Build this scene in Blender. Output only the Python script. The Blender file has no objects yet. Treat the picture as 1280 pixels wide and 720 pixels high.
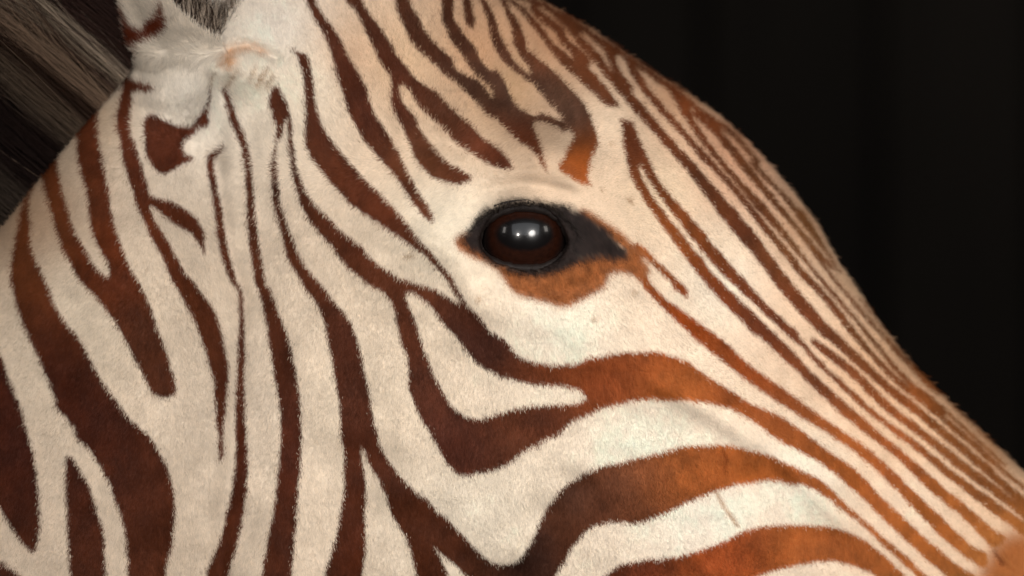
import bpy, math
import numpy as np
from mathutils import Vector

sc = bpy.context.scene
rng = np.random.default_rng(7)

# ------------------------------------------------------------------ camera
UNIT = 0.0004            # one coat unit is 0.4 mm on the median plane of the head
DIST = 2.2               # camera to median plane
ZC = 1.35                # height of the picture centre
cam_data = bpy.data.cameras.new('camera')
cam = bpy.data.objects.new('camera', cam_data)
sc.collection.objects.link(cam)
cam.location = (0, -DIST, ZC)
cam.rotation_euler = (math.radians(90), 0, 0)
cam_data.sensor_width = 36
cam_data.lens = 36*DIST/(1280*UNIT)
cam_data.clip_start = 0.05
cam_data.clip_end = 100
cam_data.dof.use_dof = True
cam_data.dof.focus_distance = DIST-0.085
cam_data.dof.aperture_fstop = 3.8
sc.camera = cam

# ------------------------------------------------------------------ light
world = bpy.data.worlds.new('World'); sc.world = world
world.use_nodes = True
bg = world.node_tree.nodes['Background']
bg.inputs[0].default_value = (1.0, 0.93, 0.86, 1)
bg.inputs[1].default_value = 0.04

def area(name, az, el, dist, sx, sy, power, col, aim=(0.0, -0.06, ZC)):
    """az: degrees to the right of the camera as seen from the aim point, el: degrees up"""
    d = bpy.data.lights.new(name, 'AREA'); d.shape = 'RECTANGLE'; d.size = sx; d.size_y = sy
    d.energy = power; d.color = col
    o = bpy.data.objects.new(name, d); sc.collection.objects.link(o)
    a, e = math.radians(az), math.radians(el)
    v = Vector((math.sin(a)*math.cos(e), -math.cos(a)*math.cos(e), math.sin(e)))
    o.location = Vector(aim)+v*dist
    o.rotation_euler = (-v).to_track_quat('-Z', 'Y').to_euler()
    return o
def spot(name, az, el, dist, radius, cone, power, col, aim):
    d = bpy.data.lights.new(name, 'SPOT'); d.shadow_soft_size = radius; d.spot_size = math.radians(cone); d.spot_blend = 1.0
    d.energy = power; d.color = col
    o = bpy.data.objects.new(name, d); sc.collection.objects.link(o)
    a, e = math.radians(az), math.radians(el)
    v = Vector((math.sin(a)*math.cos(e), -math.cos(a)*math.cos(e), math.sin(e)))
    o.location = Vector(aim)+v*dist
    o.rotation_euler = (-v).to_track_quat('-Z', 'Y').to_euler()
    return o
spot('key_lamp', 17, 10, 1.6, 0.30, 24, 160, (1.0, 0.95, 0.895), (0.085, -0.08, ZC-0.11))
area('soft_fill_lamp', 2, 20, 3.0, 4.0, 1.6, 42, (0.93, 0.96, 1.0))  # added behind the camera for cool fill and a band in the eye
spot('ear_fill_lamp', -14, 3, 2.3, 0.14, 17, 78, (1.0, 0.94, 0.87), (-0.136, -0.07, ZC+0.115))  # added spot to brighten the ear and poll
area('side_lamp', -54, 16, 1.8, 0.2, 0.4, 1.6, (1.0, 0.93, 0.86))
area('rim_lamp', 56, 18, 1.7, 0.26, 0.36, 2.2, (1.0, 0.93, 0.84))

sc.view_settings.view_transform = 'Standard'
sc.view_settings.look = 'None'
sc.view_settings.exposure = 0.09
sc.view_settings.gamma = 1.0
sc.render.engine = 'CYCLES'
sc.cycles.use_denoising = True
sc.cycles.max_bounces = 6
sc.cycles.diffuse_bounces = 3
sc.cycles.glossy_bounces = 3
sc.cycles.transparent_max_bounces = 8
try:
    sc.cycles_curves.shape = 'RIBBONS'
except Exception:
    pass

# ------------------------------------------------------------------ helpers
def link(o, parent=None, kind=None, label=None):
    sc.collection.objects.link(o)
    if parent is not None: o.parent = parent
    if kind: o['kind'] = kind
    if label: o['label'] = label
    return o

def w_from_px(px, py, y):
    """point at depth y (metres, negative towards the viewer) for a place on the side-view drawing"""
    s = (DIST+y)/DIST*UNIT
    return np.stack([(np.asarray(px, float)-640)*s, np.asarray(y, float)+0*s, ZC+(360-np.asarray(py, float))*s], -1)

def px_from_w(P):
    """side-view drawing coordinates of surface points; the far side mirrors the near side"""
    s = DIST/(DIST-np.abs(P[..., 1]))/UNIT
    return 640+P[..., 0]*s, 360-(P[..., 2]-ZC)*s

def mat_new(name):
    m = bpy.data.materials.new(name); m.use_nodes = True
    return m, m.node_tree, m.node_tree.nodes['Principled BSDF']

def grid_mesh(name, P, mat, parent, color=None, close_u=False, close_v=False, smooth=True, kind=None):
    nu, nv = P.shape[:2]
    idx = np.arange(nu*nv).reshape(nu, nv)
    I = np.arange(nu if close_u else nu-1); J = np.arange(nv if close_v else nv-1)
    a = idx[np.ix_(I, J)]; b = idx[np.ix_((I+1) % nu, J)]; c = idx[np.ix_((I+1) % nu, (J+1) % nv)]; d = idx[np.ix_(I, (J+1) % nv)]
    F = np.stack([a, b, c, d], -1).reshape(-1, 4)
    me = bpy.data.meshes.new(name)
    me.vertices.add(nu*nv); me.vertices.foreach_set('co', P.reshape(-1).astype(np.float32))
    me.loops.add(F.size); me.loops.foreach_set('vertex_index', F.reshape(-1).astype(np.int32))
    me.polygons.add(len(F)); me.polygons.foreach_set('loop_start', np.arange(0, F.size, 4, dtype=np.int32))
    me.update(calc_edges=True)
    if smooth: me.shade_smooth()
    if color is not None:
        at = me.attributes.new('coat', 'FLOAT_COLOR', 'POINT')
        at.data.foreach_set('color', np.concatenate([color.reshape(-1, 3), np.ones((nu*nv, 1))], 1).reshape(-1).astype(np.float32))
    me.materials.append(mat)
    o = bpy.data.objects.new(name, me)
    return link(o, parent, kind)

def grid_normals(P, close_v=False):
    du = np.gradient(P, axis=0)
    if close_v:
        dv = (np.roll(P, -1, 1)-np.roll(P, 1, 1))/2
    else:
        dv = np.gradient(P, axis=1)
    n = np.cross(du, dv)
    return n/np.maximum(np.linalg.norm(n, axis=-1, keepdims=True), 1e-12)

def make_strands(name, pts, radius, color, mat, parent, normal=None, kind='stuff', label=None):
    """pts (n, k, 3), radius (n, k), color (n, 3)"""
    n, k = pts.shape[:2]
    hc = bpy.data.hair_curves.new(name)
    hc.add_curves([k]*n)
    hc.attributes['position'].data.foreach_set('vector', pts.reshape(-1).astype(np.float32))
    ra = hc.attributes.get('radius') or hc.attributes.new('radius', 'FLOAT', 'POINT')
    ra.data.foreach_set('value', radius.reshape(-1).astype(np.float32))
    ca = hc.attributes.new('coat', 'FLOAT_COLOR', 'CURVE')
    ca.data.foreach_set('color', np.concatenate([color, np.ones((n, 1))], 1).reshape(-1).astype(np.float32))
    if normal is not None:
        na = hc.attributes.new('skin_normal', 'FLOAT_VECTOR', 'CURVE')
        na.data.foreach_set('vector', normal.reshape(-1).astype(np.float32))
    hc.materials.append(mat)
    o = bpy.data.objects.new(name, hc)
    return link(o, parent, kind, label)

def unit(a):
    return a/np.maximum(np.linalg.norm(a, axis=-1, keepdims=True), 1e-12)

def vnoise(x, y, s, seed):
    """smooth value noise, -1..1"""
    r = np.random.default_rng(seed); T = r.uniform(-1, 1, (64, 64))
    x = np.asarray(x)/s; y = np.asarray(y)/s
    xi = np.floor(x).astype(int); yi = np.floor(y).astype(int); fx = x-xi; fy = y-yi
    fx = fx*fx*(3-2*fx); fy = fy*fy*(3-2*fy)
    g = lambda a, b: T[a % 64, b % 64]
    return (g(xi, yi)*(1-fx)+g(xi+1, yi)*fx)*(1-fy)+(g(xi, yi+1)*(1-fx)+g(xi+1, yi+1)*fx)*fy

# ------------------------------------------------------------------ materials
def coat_material():
    m, nt, b = mat_new('short_coat')
    a = nt.nodes.new('ShaderNodeAttribute'); a.attribute_name = 'coat'
    nt.links.new(a.outputs['Color'], b.inputs['Base Color'])
    b.inputs['Roughness'].default_value = 0.75
    b.inputs['Specular IOR Level'].default_value = 0.15
    return m
def hair_material(name, mixn=0.7, rough=0.6, spec=0.06, var=0.13):
    m, nt, b = mat_new(name)
    a = nt.nodes.new('ShaderNodeAttribute'); a.attribute_name = 'coat'
    # every hair a little lighter or darker than its neighbour, paler towards the tip
    ci = nt.nodes.new('ShaderNodeHairInfo')
    mr = nt.nodes.new('ShaderNodeMapRange'); mr.inputs['To Min'].default_value = 1-var; mr.inputs['To Max'].default_value = 1+var
    nt.links.new(ci.outputs['Random'], mr.inputs['Value'])
    mul = nt.nodes.new('ShaderNodeVectorMath'); mul.operation = 'SCALE'
    nt.links.new(a.outputs['Color'], mul.inputs[0]); nt.links.new(mr.outputs[0], mul.inputs['Scale'])
    nt.links.new(mul.outputs[0], b.inputs['Base Color'])
    b.inputs['Roughness'].default_value = rough
    b.inputs['Specular IOR Level'].default_value = spec
    if mixn > 0:
        n = nt.nodes.new('ShaderNodeAttribute'); n.attribute_name = 'skin_normal'
        g = nt.nodes.new('ShaderNodeNewGeometry')
        mx = nt.nodes.new('ShaderNodeMix'); mx.data_type = 'VECTOR'; mx.inputs['Factor'].default_value = mixn
        nt.links.new(g.outputs['Normal'], mx.inputs[4]); nt.links.new(n.outputs['Vector'], mx.inputs[5])
        nn = nt.nodes.new('ShaderNodeVectorMath'); nn.operation = 'NORMALIZE'
        nt.links.new(mx.outputs[1], nn.inputs[0]); nt.links.new(nn.outputs[0], b.inputs['Normal'])
    return m
M_SKIN = coat_material()
M_COAT = hair_material('coat_hair')
M_LONG = hair_material('long_hair', 0.0, 0.6, 0.08, 0.06)

def bare_skin_material():
    m, nt, b = mat_new('bare_dark_skin')
    t = nt.nodes.new('ShaderNodeTexNoise'); t.inputs['Scale'].default_value = 900; t.inputs['Detail'].default_value = 4
    r = nt.nodes.new('ShaderNodeValToRGB')
    r.color_ramp.elements[0].color = (0.010, 0.007, 0.006, 1); r.color_ramp.elements[1].color = (0.018, 0.012, 0.010, 1)
    nt.links.new(t.outputs['Fac'], r.inputs[0]); nt.links.new(r.outputs[0], b.inputs['Base Color'])
    b.inputs['Roughness'].default_value = 0.5
    b.inputs['Specular IOR Level'].default_value = 0.18
    bp = nt.nodes.new('ShaderNodeBump'); bp.inputs['Strength'].default_value = 0.4; bp.inputs['Distance'].default_value = 0.0004
    nt.links.new(t.outputs['Fac'], bp.inputs['Height']); nt.links.new(bp.outputs[0], b.inputs['Normal'])
    return m
M_LID = bare_skin_material()
# ---------------------------------------------------------------- coat pattern
# Outlines of the coat markings on the side of the head, in coat units (0.4 mm each,
# x towards the muzzle, y downwards, measured on the side-view drawing of the animal).
def rows(*r):
    """(y, x_left, x_right) triples -> closed outline"""
    R = np.array(r, float)
    if len(R) > 8: R[1:-1, 1:] = .25*R[:-2, 1:]+.5*R[1:-1, 1:]+.25*R[2:, 1:]
    return [(b, a) for a, b, c in R] + [(c, a) for a, b, c in R[::-1]]
def relax(q):
    q = np.array(q, float)
    if len(q) > 6: q[1:-1] = .25*q[:-2]+.5*q[1:-1]+.25*q[2:]
    return [tuple(v) for v in q]
def edges(up, lo):
    return relax(up) + relax(lo)[::-1]
def line(pts):
    """(x, y, halfwidth) centre line -> outline"""
    P = np.array(pts, float); L = []; R = []
    if len(P) > 8:
        for _ in range(2): P[1:-1] = .25*P[:-2]+.5*P[1:-1]+.25*P[2:]
    P[:, 2] *= np.where(P[:, 2] < 4.6, 1.28, 1.12)
    for i in range(len(P)):
        a = P[max(i-1, 0), :2]; b = P[min(i+1, len(P)-1), :2]
        t = (b-a)/max(np.hypot(*(b-a)), 1e-6); n = np.array([-t[1], t[0]])
        L.append(tuple(P[i, :2]+n*P[i, 2])); R.append(tuple(P[i, :2]-n*P[i, 2]))
    return L + R[::-1]

DARK = []          # painted dark, in order; ('L', outline) repaints light
def D(o): DARK.append(('D', o))
def Lt(o): DARK.append(('L', o))

# neck
D([(-60,330),(-20,395),(1,440),(10,467),(19,490),(27,510),(31,530),(35,540),(41,560),(45,582),(48,610),(50,637),(50,660),(47,680),(41,690),(27,677),(15,660),(5,645),(-10,618),(-60,560),(-130,480),(-110,390)])
D([(-40,680),(0,700),(12,709),(25,719),(36,735),(50,790),(60,900),(20,1000),(-60,900),(-110,780)])
D([(85,568),(83,574),(82,590),(82,615),(84,652),(85,680),(88,720),(95,800),(120,950),(160,950),(140,800),(132,720),(132,700),(131,680),(129,660),(122,640),(117,622),(110,602),(102,590),(94,577)])
D([(50,210),(46,228),(38,250),(39,280),(40,305),(46,325),(55,345),(62,360),(72,385),(85,405),(102,425),(112,445),(122,465),(135,485),(150,505),(162,522),(180,538),(187,545),(200,565),(212,590),(217,610),(219,635),(217,660),(215,680),(210,700),(207,722),(210,800),(230,950),(180,950),(165,800),(160,722),(159,700),(154,655),(145,627),(135,600),(122,577),(110,560),(96,547),(94,535),(82,522),(72,510),(67,495),(60,475),(50,450),(40,430),(30,407),(22,385),(17,360),(14,350),(15,330),(19,305),(24,280),(29,255),(37,232),(45,217)])
D([(132,103),(128,120),(126,128),(124,150),(126,180),(131,205),(135,230),(139,255),(144,280),(152,305),(161,330),(168,343),(177,358),(190,385),(197,410),(207,435),(215,460),(220,485),(216,494),(206,497),(197,494),(187,485),(174,460),(162,435),(149,410),(132,385),(110,360),(97,345),(89,330),(77,305),(69,280),(62,255),(55,230),(52,212),(58,198),(68,180),(82,166),(87,162),(80,174),(74,190),(75,205),(77,225),(82,245),(85,255),(91,280),(98,295),(104,305),(117,328),(128,342),(137,345),(136,330),(128,315),(122,305),(114,280),(111,255),(107,230),(100,205),(97,180),(98,155),(104,135),(110,125),(122,112)])
D([(153,92),(160,100),(166,103),(178,106),(194,112),(184,119),(172,117),(166,120),(165,128),(164,150),(166,170),(170,180),(177,205),(185,232),(190,245),(212,250),(232,260),(247,275),(255,292),(256,318),(250,305),(237,292),(220,280),(202,267),(188,256),(190,267),(200,285),(210,300),(220,320),(232,340),(245,355),(252,366),(265,382),(275,405),(280,430),(285,455),(285,480),(282,510),(279,540),(278,572),(273,572),(272,540),(270,520),(268,495),(266,470),(260,452),(252,425),(242,400),(232,380),(222,362),(215,350),(207,330),(197,310),(187,292),(180,275),(172,260),(167,242),(160,220),(155,200),(151,180),(147,150),(150,125),(152,112)])  # spur at its top is crease shade below the ear, painted dark
D([(181,180),(183,195),(190,207),(200,215),(212,215),(225,207),(243,197),(232,191),(230,182),(240,172),(250,163),(261,158),(262,135),(264,112),(261,110),(259,128),(253,142),(245,150),(241,158),(230,160),(212,155),(200,148),(186,146),(180,155)])
D(rows((185,277,283),(190,267,280),(196,256,270),(205,259,266),(230,261,272),(255,267,277),(280,270,281),(305,271,284),(330,277,289),(355,292,300),(360,297,304),(385,299,305),(410,297,307),(435,297,307),(460,296,306),(485,295,306),(510,294,306),(540,294,308),(565,295,310),(590,294,310),(615,289,309),(640,284,305),(665,277,300),(690,269,295),(720,259,287),(800,240,275),(900,235,275)))  # thin right arm at its top is a shadow painted dark
D(rows((112,279,284),(125,280,287),(150,287,299),(165,293,303),(180,301,311),(205,307,316),(230,308,317),(255,308,319),(280,309,321),(305,311,324),(330,315,329),(355,320,334),(360,321,337),(385,329,347),(410,335,357),(435,337,365),(460,341,370),(485,346,374),(510,350,376),(540,351,378),(565,350,377),(590,347,375),(615,345,372),(640,341,371),(665,336,370),(690,332,367),(720,328,365),(800,320,360),(900,318,366)))
# behind the eye
D([(347,108),(353,118),(358,128),(364,145),(366,165),(364,180),(360,180),(360,160),(358,150),(355,160),(352,175),(347,180),(347,205),(349,230),(352,255),(360,280),(369,305),(381,330),(402,355),(407,361),(414,372),(427,385),(442,410),(450,435),(455,460),(461,485),(465,510),(471,540),(480,565),(495,587),(510,605),(532,622),(550,640),(567,655),(585,675),(600,690),(615,702),(632,704),(645,701),(655,690),(667,670),(677,645),(690,625),(705,607),(722,596),(742,585),(760,580),(785,575),(805,569),(830,564),(855,557),(880,556),(907,556),(930,560),(960,569),(980,577),(1005,589),(1025,600),(1045,617),(1060,632),(1080,650),(1100,667),(1120,684),(1140,702),(1158,719),(1200,760),(1200,780),(1145,720),(1130,706),(1107,685),(1090,668),(1072,652),(1055,639),(1045,630),(1025,617),(1007,607),(985,604),(960,600),(935,604),(910,609),(892,614),(875,622),(855,630),(835,640),(815,647),(795,654),(765,652),(745,657),(732,665),(717,682),(705,702),(695,720),(680,770),(660,850),(560,900),(540,800),(520,720),(517,702),(510,680),(500,660),(487,637),(480,615),(470,595),(460,575),(454,560),(451,565),(456,590),(457,615),(456,640),(457,665),(457,690),(452,720),(440,800),(440,900),(380,900),(390,800),(405,720),(414,690),(420,665),(425,640),(429,615),(430,590),(429,565),(426,540),(424,510),(421,485),(417,460),(412,435),(407,410),(399,385),(392,374),(381,360),(379,355),(364,330),(355,305),(349,280),(342,255),(340,230),(340,205),(344,182),(345,165),(343,150),(337,135),(336,125),(341,113)])
Lt([(542,683),(550,695),(558,712),(566,735),(590,790),(610,790),(592,730),(578,715),(565,703),(552,692)])
D([(360,170),(366,175),(371,205),(380,230),(388,245),(395,255),(420,280),(432,292),(450,305),(460,317),(474,330),(492,342),(515,352),(542,360),(560,370),(580,382),(592,387),(605,402),(615,415),(630,422),(640,435),(652,446),(670,452),(695,455),(715,454),(735,447),(752,444),(777,440),(800,439),(825,440),(840,445),(860,452),(877,465),(900,480),(920,492),(940,505),(960,513),(975,520),(1002,538),(1022,553),(1045,570),(1070,587),(1085,602),(1100,620),(1120,638),(1132,649),(1145,662),(1157,674),(1172,684),(1185,696),(1197,706),(1210,714),(1222,722),(1260,750),(1220,760),(1182,720),(1172,711),(1157,700),(1145,687),(1132,677),(1120,664),(1110,655),(1092,637),(1072,617),(1052,600),(1030,582),(1010,570),(985,557),(960,541),(947,530),(930,520),(910,510),(890,505),(865,501),(840,500),(815,499),(790,501),(772,505),(752,510),(732,519),(715,527),(702,540),(690,546),(672,555),(655,564),(640,576),(620,586),(602,590),(585,594),(573,593),(560,580),(550,565),(537,540),(527,525),(517,502),(511,485),(510,467),(509,447),(502,427),(497,407),(492,385),(482,367),(470,360),(460,354),(445,342),(432,330),(420,317),(413,304),(400,292),(390,280),(382,267),(376,255),(369,230),(364,205),(361,185)])
Lt([(508,364),(520,367),(532,377),(545,392),(557,407),(570,422),(582,437),(595,452),(610,462),(625,469),(640,473),(665,479),(695,482),(715,485),(728,489),(732,495),(727,501),(710,504),(685,505),(660,507),(640,511),(620,517),(602,522),(585,520),(570,512),(560,500),(552,485),(542,467),(535,447),(527,425),(520,402),(512,382),(508,370)])
D(rows((63,361,367),(67,367,380),(70,371,385),(87,377,390),(100,380,392),(125,382,394),(150,382,399),(165,381,407),(180,381,418),(192,386,427),(205,395,440),(217,404,451),(230,417,462),(242,427,477),(255,437,490),(267,455,500),(280,475,511),(292,495,520),(305,512,529),(315,527,538),(330,542,552),(342,552,562),(360,566,574),(372,572,579),(384,578,586)))
D(rows((-60,375,385),(0,385,396),(12,387,400),(25,391,407),(37,401,420),(50,407,427),(62,412,432),(75,417,437),(87,419,445),(100,422,455),(112,427,460),(125,430,461),(137,434,465),(150,439,472),(162,445,481),(180,458,496),(192,470,499),(205,482,506),(217,492,512),(230,502,519),(242,510,525),(255,517,535),(267,527,542),(277,539,543)))
# brow and forehead
D([(400,-60),(431,0),(442,12),(449,25),(456,37),(461,50),(467,62),(472,75),(480,87),(489,100),(489,117),(489,135),(495,147),(502,160),(510,172),(514,182),(517,192),(527,207),(540,220),(560,227),(576,230),(591,221),(575,211),(560,201),(550,191),(540,180),(530,170),(525,163),(520,150),(510,137),(502,125),(501,107),(510,113),(517,125),(526,137),(540,150),(552,162),(567,177),(577,184),(590,192),(607,204),(622,210),(641,211),(637,204),(627,192),(614,180),(600,172),(592,162),(580,150),(565,137),(555,125),(540,112),(520,100),(511,87),(500,75),(492,62),(485,50),(477,37),(467,25),(459,12),(452,0),(425,-60)])
D([(485,-60),(494,0),(496,12),(500,25),(506,37),(512,50),(520,62),(535,75),(549,87),(560,98),(572,107),(585,120),(597,131),(607,144),(620,151),(630,159),(635,166),(645,176),(654,183),(665,190),(672,200),(680,210),(685,216),(682,207),(678,195),(674,182),(670,170),(665,158),(672,148),(660,142),(650,136),(641,127),(636,115),(630,102),(622,90),(610,87),(601,75),(595,62),(585,50),(576,37),(568,25),(567,12),(567,0),(555,-60),(540,-60),(551,0),(552,25),(557,37),(562,50),(572,62),(581,75),(588,87),(597,97),(607,105),(615,115),(613,122),(604,107),(592,98),(582,95),(571,88),(566,80),(566,75),(552,62),(540,50),(530,37),(525,25),(517,12),(512,0),(500,-60)])
D(line([(572,-40,4),(583,0,5),(585,15,5),(588,27,4.5),(590,35,2)]))
D(rows((-40,590,597),(0,602,610),(12,604,614),(25,609,620),(37,610,622),(50,614,627),(62,617,634),(75,627,641),(87,637,652),(97,654,666),(105,664,680)))
D([(600,-40),(628,8),(632,19),(635,25),(639,37),(640,50),(644,62),(652,75),(661,87),(664,100),(672,115),(684,128),(695,140),(704,152),(710,163),(716,172),(709,183),(705,195),(698,210),(703,216),(712,222),(725,229),(741,232),(735,224),(737,200),(744,185),(747,176),(744,165),(740,152),(735,140),(727,128),(718,118),(710,109),(704,101),(699,96),(692,90),(680,80),(668,71),(659,62),(656,50),(652,37),(646,25),(640,16),(634,6),(615,-40)])
D(line([(672,147,4),(685,150,4),(697,155,5),(706,162,5)]))  # shadow of the brow fold, painted as dark hair
D(rows((0,630,640),(6,640,650),(12,647,656),(25,656,670),(37,669,680),(50,676,687),(62,684,697),(75,696,722),(87,707,738),(100,720,750),(112,736,760),(125,749,769),(134,760,774)))
D(line([(664,8,3),(680,25,4),(691,32,5),(699,40,5.5),(705,52,5),(714,60,5),(722,68,6),(730,84,8)]))
D(line([(690,18,2),(708,30,3),(718,42,3.5),(726,55,3),(736,62,6),(743,69,7),(749,77,5),(755,88,4),(765,100,4.5),(778,112,6),(789,125,7),(798,137,6.5),(809,150,5.5),(821,162,5),(832,175,6),(846,190,6),(858,203,6),(868,215,7),(875,224,7),(881,232,7),(890,243,8),(900,255,8),(912,269,9),(923,283,9.5),(936,297,10),(947,310,8),(956,324,7.5),(966,338,8),(980,355,9),(1001,381,8),(1022,405,8),(1036,418,7),(1046,424,6),(1057,435,6.5),(1068,448,5.5),(1084,460,5.5),(1096,472,4.8),(1110,485,5),(1123,497,5.5),(1136,504,5),(1150,516,4.5),(1164,529,5),(1178,541,5),(1195,553,4.8),(1209,566,5),(1222,577,5.5),(1233,586,5),(1246,598,5),(1259,610,5),(1273,623,4.2),(1290,636,4)]))
D(line([(748,52,2),(757,62,3.5),(763,75,3.5),(769,87,3.8),(776,99,4),(786,112,4)]))
D(rows((150,774,787),(155,775,791),(167,776,795),(180,778,800),(192,780,807),(205,782,812),(217,785,818),(230,791,825),(242,800,835),(255,807,849),(267,815,860),(280,825,870),(292,834,881),(305,842,892),(317,852,902),(330,862,913),(342,872,925),(355,882,936),(367,892,947),(380,904,958),(392,917,971),(405,929,985),(418,944,997)))
D(edges([(990,408),(1000,421),(1010,434),(1020,445),(1029,455),(1040,464),(1050,474),(1063,485),(1074,496),(1085,506),(1098,518),(1112,528),(1126,537),(1142,548),(1157,561),(1173,574),(1185,584),(1200,595),(1215,606),(1231,617),(1246,627),(1262,640),(1276,649),(1300,664)],
        [(985,418),(1000,436),(1012,447),(1025,460),(1037,471),(1050,483),(1062,496),(1076,509),(1092,522),(1108,535),(1124,547),(1138,557),(1151,568),(1166,580),(1179,594),(1194,605),(1209,616),(1223,628),(1238,639),(1252,650),(1266,660),(1295,680)]))
D(edges([(985,418),(992,436),(1000,450),(1007,457),(1016,466),(1027,477),(1040,487),(1050,497),(1070,515),(1085,527),(1100,540),(1112,551),(1127,562),(1140,574),(1155,586),(1167,597),(1182,611),(1197,624),(1210,634),(1222,643),(1233,655),(1245,665),(1258,673)],
        [(940,410),(960,432),(980,450),(1000,467),(1007,476),(1019,487),(1031,499),(1055,522),(1080,541),(1100,555),(1112,566),(1122,573),(1132,584),(1147,599),(1162,614),(1177,626),(1192,637),(1202,645),(1214,657),(1226,670),(1240,684)]))
Lt(line([(800,210,1.2),(806,225,2.5),(814,242,3),(827,255,2.6),(836,268,2.4),(847,281,2.5),(860,297,2.5),(867,306,2.5),(877,318,2.5),(887,331,2.5),(898,343,3),(908,354,3.2),(922,366,3),(940,382,2.8),(952,395,2.6),(966,409,3.2),(979,420,3.2),(992,433,3.6),(1003,443,4)]))
D(edges([(790,318),(800,330),(808,345),(815,360),(835,375),(855,390),(880,407),(905,425),(920,440),(940,460),(960,473),(975,482),(997,500),(1020,515),(1042,530),(1057,541),(1074,551),(1092,566),(1107,579),(1120,591),(1132,604),(1145,616),(1157,628),(1172,641),(1185,654),(1197,665),(1207,677),(1217,685),(1234,692)],
        [(782,326),(788,338),(798,350),(805,360),(820,377),(840,397),(865,420),(890,442),(915,460),(940,482),(960,494),(980,508),(1000,522),(1025,536),(1045,548),(1068,564),(1092,585),(1107,599),(1120,612),(1132,626),(1142,636),(1151,645),(1164,659),(1176,671),(1189,682),(1201,692),(1214,701),(1230,710)]))
D(line([(793,305,2),(803,314,4),(812,322,3),(825,335,3.2),(838,347,3.6),(848,358,4.5),(855,365,3.5),(859,369,1.5)]))
D(line([(1014,424,2.5),(1024,432,4.5),(1037,442,4.5),(1050,452,5),(1060,460,5),(1069,467,5.2),(1078,477,5.5),(1087,487,5),(1100,501,5),(1115,514,5),(1126,522,4.6),(1137,530,4.6),(1150,540,4.8),(1162,549,4.8),(1176,560,5),(1192,574,5.5),(1207,587,6),(1219,595,5.5),(1230,602,5.5),(1245,614,5.5),(1257,624,5),(1274,637,5),(1295,655,5)]))
D(line([(783,72,3),(786,80,4.5),(790,88,4.5),(796,100,4.5),(806,112,3.6),(816,125,4),(827,137,4),(839,150,3.6),(850,162,3.4),(861,175,3.2),(872,187,3.8),(882,198,3.8),(893,209,3.4),(904,221,3.4),(914,232,3.2),(926,246,3.4),(938,262,3.4),(949,275,4),(958,287,3.6),(969,300,3.4),(981,312,4),(990,325,4),(998,338,3.2),(1005,344,4),(1016,355,4.2),(1028,367,3.4),(1040,380,4),(1048,392,3.4),(1057,404,4),(1067,416,3.6),(1071,422,3.2),(1082,435,3.2),(1093,447,3),(1105,460,3.2),(1116,472,3.2),(1130,484,3.6),(1142,492,3.4),(1156,502,3.4),(1172,517,3.4),(1187,531,3.2),(1204,544,3.2),(1220,557,3),(1237,575,2.6),(1248,584,2.6),(1257,592,2.4),(1270,602,2),(1290,616,2)]))
D(line([(834,108,2),(840,115,4),(846,122,5),(853,131,6.5),(858,140,6.5),(861,150,4),(869,162,3.6),(878,175,3.4),(886,183,3.6),(894,195,3),(905,207,3),(916,220,3),(928,232,3.2),(940,247,4.5),(950,258,5),(960,269,4.5),(970,281,4),(980,293,3.6),(988,302,3),(998,314,2.4),(1010,330,2.2),(1027,352,2.2),(1046,372,2.3),(1060,389,2.2),(1075,405,2.2),(1086,420,2.4),(1095,430,2.6),(1107,447,2.6),(1122,465,2.6),(1137,480,2.6),(1156,495,2),(1180,516,1.6)]))
D(line([(884,150,2),(892,159,3),(900,166,2.6),(906,174,2.6),(914,186,4),(922,197,4.5),(930,207,4.2),(940,219,4.5),(950,231,4),(960,245,2.6),(972,259,3),(985,272,3),(1000,289,2.6),(1012,304,2.2),(1027,320,2),(1040,334,1.6)]))
D(line([(937,201,1.6),(952,216,3),(967,232,2.2),(980,247,2),(992,262,2.2),(1003,277,2.4),(1015,292,2),(1030,312,1.6)]))
D(line([(975,238,1.2),(990,255,1.4),(1004,273,1.6),(1018,294,1.4)]))
D(line([(1060,372,1),(1078,393,1.6),(1098,415,1.5),(1120,440,1.6),(1145,467,1.4),(1170,492,1.2)]))
# below
D(edges([(700,800),(735,740),(752,720),(767,710),(782,700),(800,699),(825,699),(855,695),(880,685),(905,677),(920,667),(935,660),(960,656),(985,655),(1010,656),(1042,657),(1065,665),(1085,677),(1102,692),(1118,706),(1130,718),(1160,750)],
        [(760,830),(840,775),(900,740),(939,722),(960,717),(980,710),(1005,704),(1025,701),(1050,701),(1067,707),(1085,715),(1097,721),(1110,735),(1150,775)]))
D([(900,800),(960,770),(1030,760),(1090,780),(1140,820),(1060,840),(980,840),(920,860)])
# brown under the eye, brown to the tear duct, ear patch
BROWN = [
 [(570,297),(580,290),(592,292),(600,305),(620,322),(640,335),(670,340),(700,333),(722,322),(750,316),(782,315),(800,322),(812,335),(806,346),(795,346),(776,340),(762,345),(757,357),(745,366),(730,374),(705,384),(690,381),(660,373),(645,368),(635,358),(628,345),(612,332),(596,325),(580,316),(571,308)],
 [(725,262),(738,265),(752,274),(765,283),(776,290),(788,302),(800,312),(806,322),(792,322),(778,310),(764,300),(750,288),(738,278),(724,272)],
]
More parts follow.
